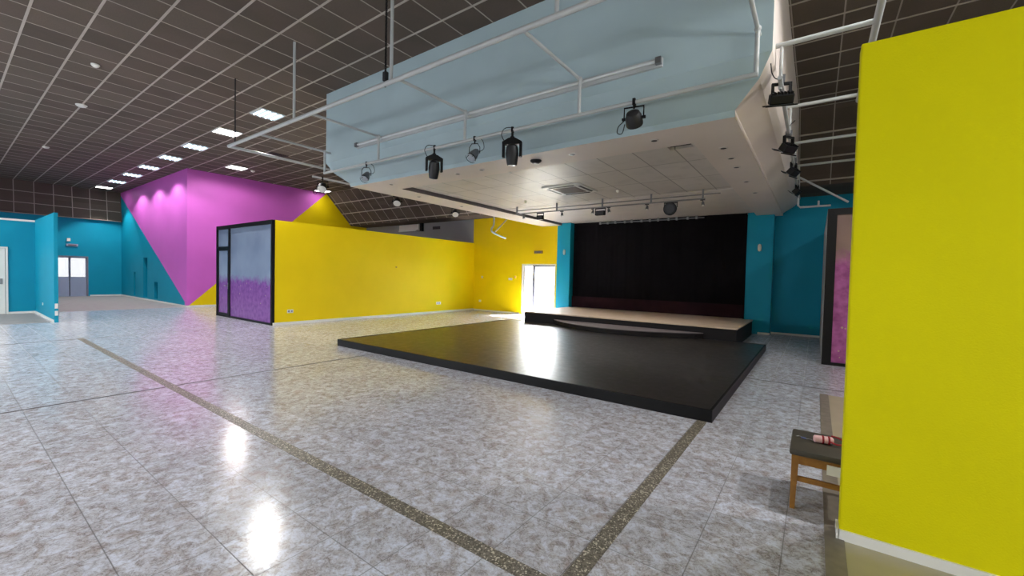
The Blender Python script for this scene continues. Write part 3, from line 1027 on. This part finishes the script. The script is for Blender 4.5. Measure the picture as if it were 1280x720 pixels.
def box_flood(label, loc, rz, tilt=0.4, cable=True):
    """square black flood with a squared yoke"""
    t = thing('black_floodlight', label, 'spotlight', loc, rz)
    b = MB(); b.box(-0.025, 0.025, -0.035, 0.035, -0.045, 0.04); b.build('clamp', M['silver'], t)
    b = MB(); b.box(-0.1, 0.1, -0.02, 0.02, -0.07, -0.045); b.box(-0.1, -0.075, -0.02, 0.02, -0.2, -0.07); b.box(0.075, 0.1, -0.02, 0.02, -0.2, -0.07); b.build('yoke', M['black'], t)
    mx = Matrix.Translation((0, 0, -0.22)) @ Matrix.Rotation(tilt, 4, 'X')
    b = MB(); b.box(-0.12, 0.12, -0.06, 0.06, -0.06, 0.05, mx=mx, bev=0.015)
    for k in range(7):
        x = -0.1 + k * 0.033
        b.box(x, x + 0.008, -0.055, 0.055, 0.05, 0.07, mx=mx)
    b.build('housing', M['black'], t)
    b = MB(); b.box(-0.1, 0.1, -0.05, 0.05, -0.066, -0.06, mx=mx); b.build('glass_face', M['lens'], t)
    b = MB(); b.box(-0.16, 0.16, -0.075, -0.06, -0.075, -0.06, mx=mx); b.box(-0.16, 0.16, 0.06, 0.12, -0.09, -0.08, mx=mx); b.build('barn_door', M['black'], t)
    if cable:
        b = MB(); b.tube([(0.0, 0.0, 0.0), (-0.07, -0.03, 0.0), (-0.12, -0.08, 0.05), (-0.16, -0.2, 0.1)], 0.006, 6, smooth=4); b.build('power_cable', M['cable'], t)
    return t


RY = 5.18
profile_spot('black yoke spotlight turned sideways, left of the wire frame lamp on the front pipe', (-5.52, RY, LZ), 1.0, 0.35)
profile_spot('black yoke spotlight facing forward with a looped cable on the front pipe', (-3.82, RY, LZ), 0.45, 0.1)
open_spot('small open wire frame spotlight between the two black yoke spotlights', (-4.58, RY, LZ), 0.4)
open_spot('pale wire frame spotlight at the left end of the front pipe, against the canopy', (-7.5, RY, LZ), 0.9)
flood('round grey floodlight in a square bracket at the right of the front pipe', (-1.93, RY, LZ), 0.15, 0.9)
box_flood('square black floodlight at the near end of the right side pipe', (-0.40, 5.72, LZ + 0.11), 0.3, 0.5)
box_flood('black floodlight second from the near end of the right side pipe', (-0.41, 7.55, LZ + 0.02), 1.0, 0.7)
box_flood('black floodlight third along the right side pipe, under its bracket', (-0.42, 9.5, LZ + 0.08), 1.2, 0.8, cable=False)
box_flood('small dark floodlight at the far end of the right side pipe', (-0.43, 11.6, LZ + 0.08), 1.4, 0.8, cable=False)
flood('white faced floodlight at the front left corner of the canopy', (-9.62, 5.45, LZ), 0.8, -0.75, 'black', face='plastic')
flood('white faced floodlight on the left side of the canopy, nearer the corner', (-9.62, 7.65, LZ), 0.8, -0.75, 'black', face='plastic')
flood('white faced floodlight on the left side of the canopy, nearest the bent arm', (-9.62, 10.0, LZ), 0.8, -0.75, 'black', face='plastic')

# track under the canopy with small spots
TY, TZ = 10.5, 3.50
t = thing('lighting_track', 'long grey double pipe track under the canopy ceiling before the stage', 'lighting track', (-4.8, TY, TZ))
b = MB(); b.cyl((-2.75, 0, 0), (2.65, 0, 0), 0.018, seg=8); b.build('pipe', M['steel'], t)
b = MB(); b.cyl((-2.75, 0.12, 0.12), (2.95, 0.12, 0.12), 0.014, seg=8); b.build('upper_pipe', M['steel'], t)
for x in (-2.7, -1.3, 0.1, 1.4, 2.6):
    b = MB(); b.box(x - 0.018, x + 0.018, -0.018, 0.018, 0, 0.225); b.build('bracket', M['silver'], t)


def mini_spot(label, x, rz):
    t = thing('mini_spotlight', label, 'spotlight', (x, TY, TZ - 0.018), rz)
    b = MB(); b.box(-0.05, 0.05, -0.015, 0.015, -0.02, 0.0); b.cyl((0, 0, -0.02), (0, 0, -0.05), 0.008, seg=6); b.build('mount', M['dgrey'], t)
    b = MB(); b.lathe((0, 0.02, -0.045), (0.02, -0.04, -0.15), [(0, 0.02), (0.02, 0.032), (0.11, 0.04)], 12); b.build('body', M['silver'], t, smooth=True)
    b = MB(); b.lathe((0.019, -0.038, -0.147), (0.021, -0.043, -0.155), [(0, 0.034), (0.008, 0.02)], 12); b.build('lens', M['plastic'], t)
    l = bpy.data.lights.new('mini_beam', 'SPOT')
    l.energy = 55
    l.color = (1.0, 0.93, 0.86)
    l.spot_size = math.radians(120)
    l.spot_blend = 0.8
    l.shadow_soft_size = 0.04
    lo = bpy.data.objects.new('mini_beam', l)
    COL.objects.link(lo); lo.parent = t; lo.location = (0.02, -0.045, -0.17)
    return t


mini_spot('tiny spotlight at the left end of the track under the canopy', -7.25, 0.3)
mini_spot('tiny spotlight between the left square flood and the middle of the track', -5.93, 0.2)
mini_spot('tiny spotlight touching the left side of the middle black flood on the track', -4.97, -0.3)
mini_spot('tiny spotlight touching the right side of the middle black flood on the track', -4.52, 0.5)
mini_spot('tiny spotlight alone between the two dark floods on the right of the track', -3.5, -0.2)
mini_spot('tiny white spotlight at the right end of the track under the canopy', -2.2, -0.1)


def track_flood(label, x, w_, round_=False):
    t = thing('track_floodlight', label, 'spotlight', (x, TY, TZ - 0.018))
    b = MB(); b.box(-w_, w_, -0.012, 0.012, -0.03, -0.0); b.box(-w_, -w_ + 0.015, -0.01, 0.01, -0.13, -0.03); b.box(w_ - 0.015, w_, -0.01, 0.01, -0.13, -0.03); b.build('bracket', M['dgrey'], t)
    b = MB()
    if round_:
        b.lathe((0, 0.05, -0.15), (0, -0.07, -0.17), [(0, 0.07), (0.02, w_ - 0.02), (0.11, w_)], 20)
    else:
        b.box(-w_ + 0.015, w_ - 0.015, -0.06, 0.05, -0.2, -0.08, bev=0.015)
    b.build('housing', M['black'], t, smooth=round_)
    b = MB()
    if round_:
        b.lathe((0, -0.0695, -0.17), (0, -0.08, -0.172), [(0, w_ - 0.02), (0.008, w_ - 0.05)], 20)
    else:
        b.box(-w_ + 0.035, w_ - 0.035, -0.066, -0.06, -0.185, -0.095)
    b.build('glass_face', M['dgrey'], t)
    return t


track_flood('square dark floodlight near the left end of the track under the canopy', -6.65, 0.12)
track_flood('wide black floodlight in the middle of the track under the canopy', -4.75, 0.15)
track_flood('round black floodlight on the right part of the track under the canopy', -2.92, 0.16, True)

# ------------------------------------------------------------------ ceiling cassette, downlights, detectors
t = thing('air_conditioning_cassette', 'square white ceiling cassette with louvred grille in the canopy ceiling', 'air conditioner', (-4.88, 9.0, 3.735))
b = MB(); b.box(-0.5, 0.5, -0.5, 0.5, -0.035, 0.0, bev=0.01); b.build('panel', M['plastic'], t)
b = MB(); b.box(-0.3, 0.3, -0.3, 0.3, -0.045, -0.036)
for k in range(11):
    b.box(-0.28, 0.28, -0.27 + k * 0.052, -0.255 + k * 0.052, -0.052, -0.045)
b.build('intake_grille', mat('grey_grille', (120, 108, 102), 0.6), t)
for k in range(4):
    mx = Matrix.Rotation(k * H, 4, 'Z')
    b = MB(); b.box(-0.33, 0.33, -0.455, -0.385, -0.04, -0.036, mx=mx); b.box(-0.33, 0.33, -0.43, -0.41, -0.048, -0.04, mx=mx); b.build('air_slot', M['dgrey'], t)

dl = [(-1.99, 6.2, 'first from the right in the front row under the canopy edge'), (-3.33, 6.2, 'second from the right in the front row under the canopy edge'),
      (-5.29, 6.2, 'third from the right in the front row under the canopy edge'),
      (-5.92, 6.2, 'fourth from the right in the front row under the canopy edge'), (-7.95, 6.15, 'leftmost in the front row under the canopy edge'),
      (-1.22, 7.1, 'nearest the front on the right border of the canopy underside'), (-1.22, 8.4, 'third along the right border of the canopy underside'),
      (-1.21, 7.75, 'second along the right border of the canopy underside'), (-1.22, 9.7, 'fourth along the right border of the canopy underside'),
      (-1.2, 11.0, 'farthest along the right border of the canopy underside'),
      (-8.55, 7.5, 'nearest the front on the left border of the canopy underside'), (-8.6, 9.2, 'second along the left border of the canopy underside')]
d0 = None
for x, y, s_ in dl:
    lab = 'small round recessed downlight, ' + s_
    if d0 is None:
        d0 = thing('recessed_downlight', lab, 'downlight', (x, y, Z2), 0, 'downlights in the canopy border')
        b = MB(); b.lathe((0, 0, 0), (0, 0, -0.01), [(0, 0.062), (0.006, 0.062), (0.01, 0.045)], 20); b.build('ring', M['canopy_panel'], d0, smooth=True)
        b = MB(); b.lathe((0, 0, -0.0102), (0, 0, -0.014), [(0, 0.043), (0.003, 0.03)], 20); b.build('reflector', M['dgrey'], d0)
    else:
        dup(d0, (x, y, Z2), lab)
b = MB(); b.lathe((0, 0, 0), (0, 0, -0.05), [(0, 0.1), (0.02, 0.1), (0.05, 0.06)], 20)
o = b.build('round_vent', M['dgrey'], None, smooth=True); o.location = (-4.05, 6.2, Z2)
tag(o, 'larger round grey vent in the front border of the canopy underside', 'vent')
p0 = None
for x, y, z, s_, r in [(-11.93, 1.93, CE, 'upper of the two near the left picture edge', 0.07), (-15.2, 2.2, CE, 'lower and larger of the two near the left picture edge', 0.11),
                       (-21.62, 2.26, CE, 'far one near the tiled bulkhead', 0.09), (-18.9, 7.7, CE, 'beside the bright ceiling light in front of the pink wall', 0.08),
                       (-3.97, 9.73, 3.735, 'right of the cassette in the canopy ceiling', 0.035), (-6.73, 9.82, 3.735, 'left of the cassette in the canopy ceiling', 0.035),
                       (-5.09, 6.85, 3.735, 'at the front edge of the canopy ceiling', 0.035)]:
    b = MB(); b.lathe((0, 0, -0.008), (0, 0, -0.08), [(0, r), (0.02, r), (0.045, r * 0.75), (0.06, r * 0.4)], 18)
    o = b.build('smoke_detector', M['plastic'], None, smooth=True); o.location = (x, y, z + (0.008 if z < 5 else 0))
    tag(o, 'small white domed smoke detector, ' + s_, 'smoke detector')

# ceiling troffers
def troffer(name, x, y, label, hot, pw=None):   # recessed light: frame, reflector, tubes or diffuser, and its own beam
    t = thing(name, label, 'ceiling light', (x, y, CE))
    b = MB()
    b.box(-0.31, 0.31, -0.31, -0.285, -0.03, -0.009); b.box(-0.31, 0.31, 0.285, 0.31, -0.03, -0.009)
    b.box(-0.31, -0.285, -0.285, 0.285, -0.03, -0.009); b.box(0.285, 0.31, -0.285, 0.285, -0.03, -0.009)
    b.build('frame', M['louvre'], t)
    b = MB(); b.box(-0.285, 0.285, -0.285, 0.285, -0.014, -0.01); b.build('reflector', M['louvre'], t)
    b = MB()
    if hot:
        b.box(-0.28, 0.28, -0.28, 0.28, -0.024, -0.018)
        b.build('diffuser', M['tube_hot'], t)
    else:
        for k in range(4):
            yy = -0.21 + 0.14 * k
            b.cyl((-0.28, yy, -0.022), (0.28, yy, -0.022), 0.028, seg=8)
        b.build('fluorescent_tubes', M['tube_cold'], t)
        b = MB()
        for k in range(5):
            yy = -0.28 + 0.14 * k
            b.box(-0.285, 0.285, yy - 0.006, yy + 0.006, -0.05, -0.01)
        b.build('louvre_blades', M['louvre'], t)
    l = bpy.data.lights.new('troffer_beam', 'SPOT')
    l.energy = pw if pw is not None else (HOT_W if hot else COLD_W)
    l.color = (1.0, 0.96, 0.93) if hot else (1.0, 0.985, 0.97)
    l.spot_size = math.radians(115 if hot else 136)
    l.spot_blend = 0.3
    l.shadow_soft_size = 0.12
    lo = bpy.data.objects.new('troffer_beam', l)
    COL.objects.link(lo); lo.parent = t; lo.location = (0, 0, -0.08)
    return t


HOT_W, COLD_W = 80, 190
xs = [(-11.72, 'nearest the white pipe frame'), (-16.93, 'third from the pipe frame in the row'), (-19.46, 'fourth from the pipe frame in the row'),
      (-22.09, 'fifth from the pipe frame in the row'), (-24.56, 'sixth from the pipe frame in the row'), (-27.2, 'seventh in the row, second from the far wall')]
for x, s_ in xs:
    tr = troffer('ceiling_light', x, 5.12, 'square cold white ceiling light with louvres, ' + s_, False)
    if x > -12:
        tr.children[-1].data.spot_size = math.radians(140)
        tr.children[-1].data.energy = 330
# unseen lights of the same kind, added to brighten floor and canopy side
for x, s_ in [(-4.6, 'first'), (-7.2, 'second'), (-9.8, 'third'), (-12.4, 'fourth'), (-15.0, 'fifth'), (-17.6, 'sixth'), (-20.2, 'seventh')]:
    troffer('ceiling_light', x, -1.4, 'square ceiling light with louvres, %s in the row behind the camera' % s_, False, 260).children[-1].data.spot_size = math.radians(140)
troffer('ceiling_light', 1.32, 5.12, 'square ceiling light with louvres above the right side of the canopy', False, 170).children[-1].data.spot_size = math.radians(155)  # unseen light added to brighten the canopy's right side
troffer('ceiling_light', 3.93, 5.12, 'square ceiling light with louvres farther right above the near yellow wall', False, 480).children[-1].data.spot_size = math.radians(172)  # second unseen light added for the canopy side
troffer('ceiling_light', -14.3, 5.12, 'very bright square ceiling light behind the left corner of the pipe frame', True)
troffer('ceiling_light', -29.8, 5.12, 'very bright square ceiling light at the far end of the row by the bulkhead', True, 260).children[-1].data.spot_size = math.radians(90)
troffer('ceiling_light', -18.88, 7.1, 'very bright square ceiling light above the pink wall', True, 140).children[-1].data.spot_size = math.radians(176)
troffer('ceiling_light', -20.3, 11.5, 'bright square ceiling light above the tip of the yellow triangle', True, 5)
# open ceiling vents
for x, y, s_ in [(-15.6, 7.1, 'dark open tile gap in the ceiling right of the bright light over the pink wall')]:
    b = MB(); b.box(-0.3, 0.3, -0.3, 0.3, -0.012, -0.009)
    b.box(-0.31, 0.31, -0.31, -0.3, -0.02, -0.009); b.box(-0.31, 0.31, 0.3, 0.31, -0.02, -0.009)
    for k in range(9):
        b.box(-0.3, 0.3, -0.27 + k * 0.065, -0.25 + k * 0.065, -0.03, -0.012)
    o = b.build('ceiling_vent', M['dgrey'], None); o.location = (x, y, CE)
    tag(o, s_.replace('dark open tile gap', 'dark slatted vent'), 'vent')

# ------------------------------------------------------------------ wall fittings
def box_item(name, label, cat, m, loc, size, rz=0, bev=0.004, extra=None):
    """fitting on a wall; local -y faces the room"""
    t = thing(name, label, cat, loc, rz)
    w_, d_, h_ = size
    b = MB(); b.box(-w_ / 2, w_ / 2, -d_, 0, -h_ / 2, h_ / 2, bev=bev); b.build('plate' if cat != 'air conditioner' else 'casing', M[m], t)
    if extra:
        extra(t)
    return t


def sockets(t):
    b = MB()
    for x in (-0.045, 0.045):
        b.lathe((x, -0.0121, 0), (x, -0.016, 0), [(0, 0.028), (0.003, 0.022)], 14)
    b.build('socket_face', M['silver'], t)


box_item('wall_socket', 'white double wall socket low on the yellow office wall near its glass corner', 'socket', 'plastic', (-12.7, 6.22, 0.39), (0.18, 0.012, 0.1), H, extra=sockets)
box_item('wall_socket', 'white double wall socket low on the far part of the yellow office wall', 'socket', 'plastic', (-12.7, 12.3, 0.40), (0.26, 0.012, 0.11), H, extra=sockets)
box_item('wall_socket', 'white wall socket low on the back yellow wall near the corner', 'socket', 'plastic', (-12.3, 14.5, 0.44), (0.12, 0.012, 0.09), 0, extra=None)
box_item('wall_switch', 'small white switch on the back yellow wall near the corner', 'switch', 'plastic', (-12.2, 14.5, 1.52), (0.1, 0.012, 0.1), 0)
box_item('wall_switch', 'white double switch on the back yellow wall left of the bright door', 'switch', 'plastic', (-10.62, 14.5, 1.47), (0.2, 0.012, 0.09), 0)
box_item('call_point', 'small brown box beside the white switch left of the bright door', 'call point', 'amber', (-10.36, 14.5, 1.56), (0.09, 0.03, 0.11), 0)
box_item('wall_hook', 'tiny brown knob halfway up the yellow office wall', 'hook', 'amber', (-12.7, 10.1, 1.83), (0.05, 0.03, 0.04), H)
box_item('wall_socket', 'white wall socket low on the teal partition at the far left', 'socket', 'plastic', (-19.26, 1.93, 0.40), (0.12, 0.012, 0.08), 0)
box_item('wall_socket', 'upper white switch plate on the free end of the teal partition', 'socket', 'plastic', (-17.128, 1.965, 0.46), (0.06, 0.01, 0.14), H, bev=0.002)
box_item('wall_socket', 'lower white switch plate on the free end of the teal partition', 'socket', 'plastic', (-17.128, 1.965, 0.26), (0.06, 0.01, 0.13), H, bev=0.002)


def em_face(t):
    b = MB(); b.box(-0.15, 0.15, -0.062, -0.055, -0.04, 0.035); b.build('lens', M['silver'], t)


box_item('emergency_light', 'small yellowish emergency light above the bright back door', 'emergency light', 'amber', (-9.22, 14.5, 2.6), (0.4, 0.055, 0.12), 0, extra=em_face)
box_item('emergency_light', 'dark emergency light above the far double door', 'emergency light', 'doorgrey', (XL, 4.15, 2.66), (0.42, 0.055, 0.12), H, extra=em_face)
o = box_item('alarm_sounder', 'small white box high above the far double door', 'alarm', 'plastic', (XL, 4.02, 2.93), (0.13, 0.06, 0.15), H)


def sconce(label, loc):
    t = thing('wall_sconce', label, 'wall light', loc)
    b = MB(); b.box(-0.05, 0.05, -0.02, 0, -0.1, 0.1, bev=0.008); b.build('back_plate', M['steel'], t)
    b = MB(); b.sphere((0, -0.045, 0), 0.06, (0.8, 0.6, 1.9)); b.build('shade', M['plastic'], t, smooth=True)
    return t


sconce('small white oval wall light on the dark teal pilaster right of the stage', (-1.43, 14.8, 2.64))
sconce('small white oval wall light on the bright teal pilaster left of the stage', (-8.02, 14.5, 2.58))


def split_ac(t):
    b = MB(); b.box(-0.75, 0.6, -0.26, -0.2, -0.19, -0.13); b.build('air_flap', M['louvre'], t)
    b = MB(); b.box(0.78, 0.9, -0.18, -0.02, -0.2, 0.22); b.build('pipe_cover', M['black'], t)


box_item('wall_air_conditioner', 'beige wall air conditioner high on the grey wall behind the yellow office', 'air conditioner', 'canopy_panel', (-17.0, 14.5, 3.95), (1.5, 0.24, 0.3), 0, bev=0.03, extra=split_ac)
b = MB(); b.box(-0.25, 0.25, -0.02, 0, -0.07, 0.07)
for k in range(5):
    b.box(-0.23, 0.23, -0.03, -0.02, -0.06 + k * 0.027, -0.047 + k * 0.027)
o = b.build('wall_vent', M['dgrey'], None); o.location = (-15.2, 14.5, 3.88)
tag(o, 'small dark rectangular vent on the grey wall behind the yellow office', 'vent')

# ------------------------------------------------------------------ stool and what lies on it
SX0, SX1, SY0, SY1, SH = -0.11, 0.36, 3.54, 4.05, 0.43
t = thing('wooden_stool', 'golden wooden stool with dark vinyl seat half hidden by the near yellow wall', 'stool', ((SX0 + SX1) / 2, (SY0 + SY1) / 2, 0))
w2, d2 = (SX1 - SX0) / 2, (SY1 - SY0) / 2
b = MB(); b.box(-w2, w2, -d2, d2, SH - 0.045, SH, bev=0.014); b.build('seat', M['seat'], t, smooth=True)
b = MB()
zt = SH - 0.046
b.box(-w2 + 0.055, w2 - 0.055, -d2 + 0.02, -d2 + 0.04, zt - 0.06, zt); b.box(-w2 + 0.055, w2 - 0.055, d2 - 0.04, d2 - 0.02, zt - 0.06, zt)
b.box(-w2 + 0.02, -w2 + 0.04, -d2 + 0.055, d2 - 0.055, zt - 0.06, zt); b.box(w2 - 0.04, w2 - 0.02, -d2 + 0.055, d2 - 0.055, zt - 0.06, zt)
b.build('apron', M['wood'], t)
for sx in (-1, 1):
    for sy in (-1, 1):
        b = MB()
        cx, cy = sx * (w2 - 0.035), sy * (d2 - 0.035)
        top = [(cx - 0.021, cy - 0.021, zt), (cx + 0.021, cy - 0.021, zt), (cx + 0.021, cy + 0.021, zt), (cx - 0.021, cy + 0.021, zt)]
        ex, ey = cx + sx * 0.006, cy + sy * 0.006
        bot = [(ex - 0.015, ey - 0.015, 0), (ex + 0.015, ey - 0.015, 0), (ex + 0.015, ey + 0.015, 0), (ex - 0.015, ey + 0.015, 0)]
        vt = [b.bm.verts.new(p) for p in top]; vb = [b.bm.verts.new(p) for p in bot]
        b._f(vt); b._f(vb[::-1])
        for i in range(4):
            b._f([vb[i], vb[(i + 1) % 4], vt[(i + 1) % 4], vt[i]])
        b.build('leg', M['wood'], t)
for sy in (-1, 1):
    b = MB(); b.box(-w2 + 0.052, w2 - 0.052, sy * (d2 - 0.035) - 0.009, sy * (d2 - 0.035) + 0.009, 0.2, 0.235); b.build('stretcher', M['wood'], t)
b = MB(); b.box(-0.02, 0.06, -d2 + 0.008, -d2 + 0.0195, zt - 0.085, zt - 0.02)
o = b.build('paper_tag', M['plastic'], t); o['label'] = 'small white tag on the front rail'

t = thing('cloth_roll', 'pale pink rolled cloth tied with dark red cord on the stool', 'cloth', (0.085, 3.80, SH), 0.15)
b = MB(); b.lathe((-0.06, 0, 0.027), (0.06, 0, 0.03), [(0, 0.018), (0.008, 0.026), (0.06, 0.027), (0.11, 0.025), (0.12, 0.016)], 16); b.build('roll', M['palepink'], t, smooth=True)
b = MB()
for x in (-0.005, 0.03):
    b.lathe((x - 0.005, 0, 0.029), (x + 0.007, 0, 0.029), [(0, 0.0275), (0.006, 0.031), (0.012, 0.0275)], 16)
b.tube([(0.03, -0.028, 0.03), (0.07, -0.04, 0.02), (0.11, -0.02, 0.02), (0.12, 0.02, 0.035), (0.08, 0.035, 0.05), (0.05, 0.01, 0.06)], 0.006, 6, smooth=5)
b.build('cord', M['red'], t, smooth=True)
t = thing('earphone_cable', 'thin tangled earphone lead with a small blue grey plug on the stool', 'cable', (-0.03, 3.82, SH))
b = MB(); b.tube([(-0.05, 0.02, 0.004), (-0.03, 0.035, 0.004), (-0.01, 0.01, 0.004), (0.015, 0.0, 0.004), (0.03, 0.012, 0.004), (0.05, -0.002, 0.004)], 0.0028, 6, smooth=5); b.build('lead', M['steel'], t)
b = MB(); b.box(-0.02, 0.012, -0.006, 0.008, 0.0, 0.012, bev=0.003); b.build('plug', mat('blue_grey_plastic', (95, 105, 150), 0.4), t)

# ------------------------------------------------------------------ outside the back door and far door
b = MB(); b.box(-20, 4, 14.8, 40, -0.3, -0.05)
struct('ground_outside', b, M['concrete'])
b = MB()
hr = random.Random(3)
for k in range(1500):
    c = Vector((hr.uniform(-15.5, -12.75), hr.uniform(19.0, 20.2), hr.uniform(-0.05, 2.6)))
    c.z *= 0.8 + 0.2 * math.sin(c.x * 3)
    c.z = max(c.z, 0.03)
    a = Vector((hr.gauss(0, 1), hr.gauss(0, 1), hr.gauss(0, 1))).normalized()
    u_ = a.orthogonal().normalized() * 0.07
    v_ = a.cross(u_).normalized() * 0.035
    b.poly([c - u_, c + v_, c + u_, c - v_])
o = b.build('hedge', M['leaf'], None)
tag(o, 'loose green hedge outside seen through the left pane of the back door', 'hedge')
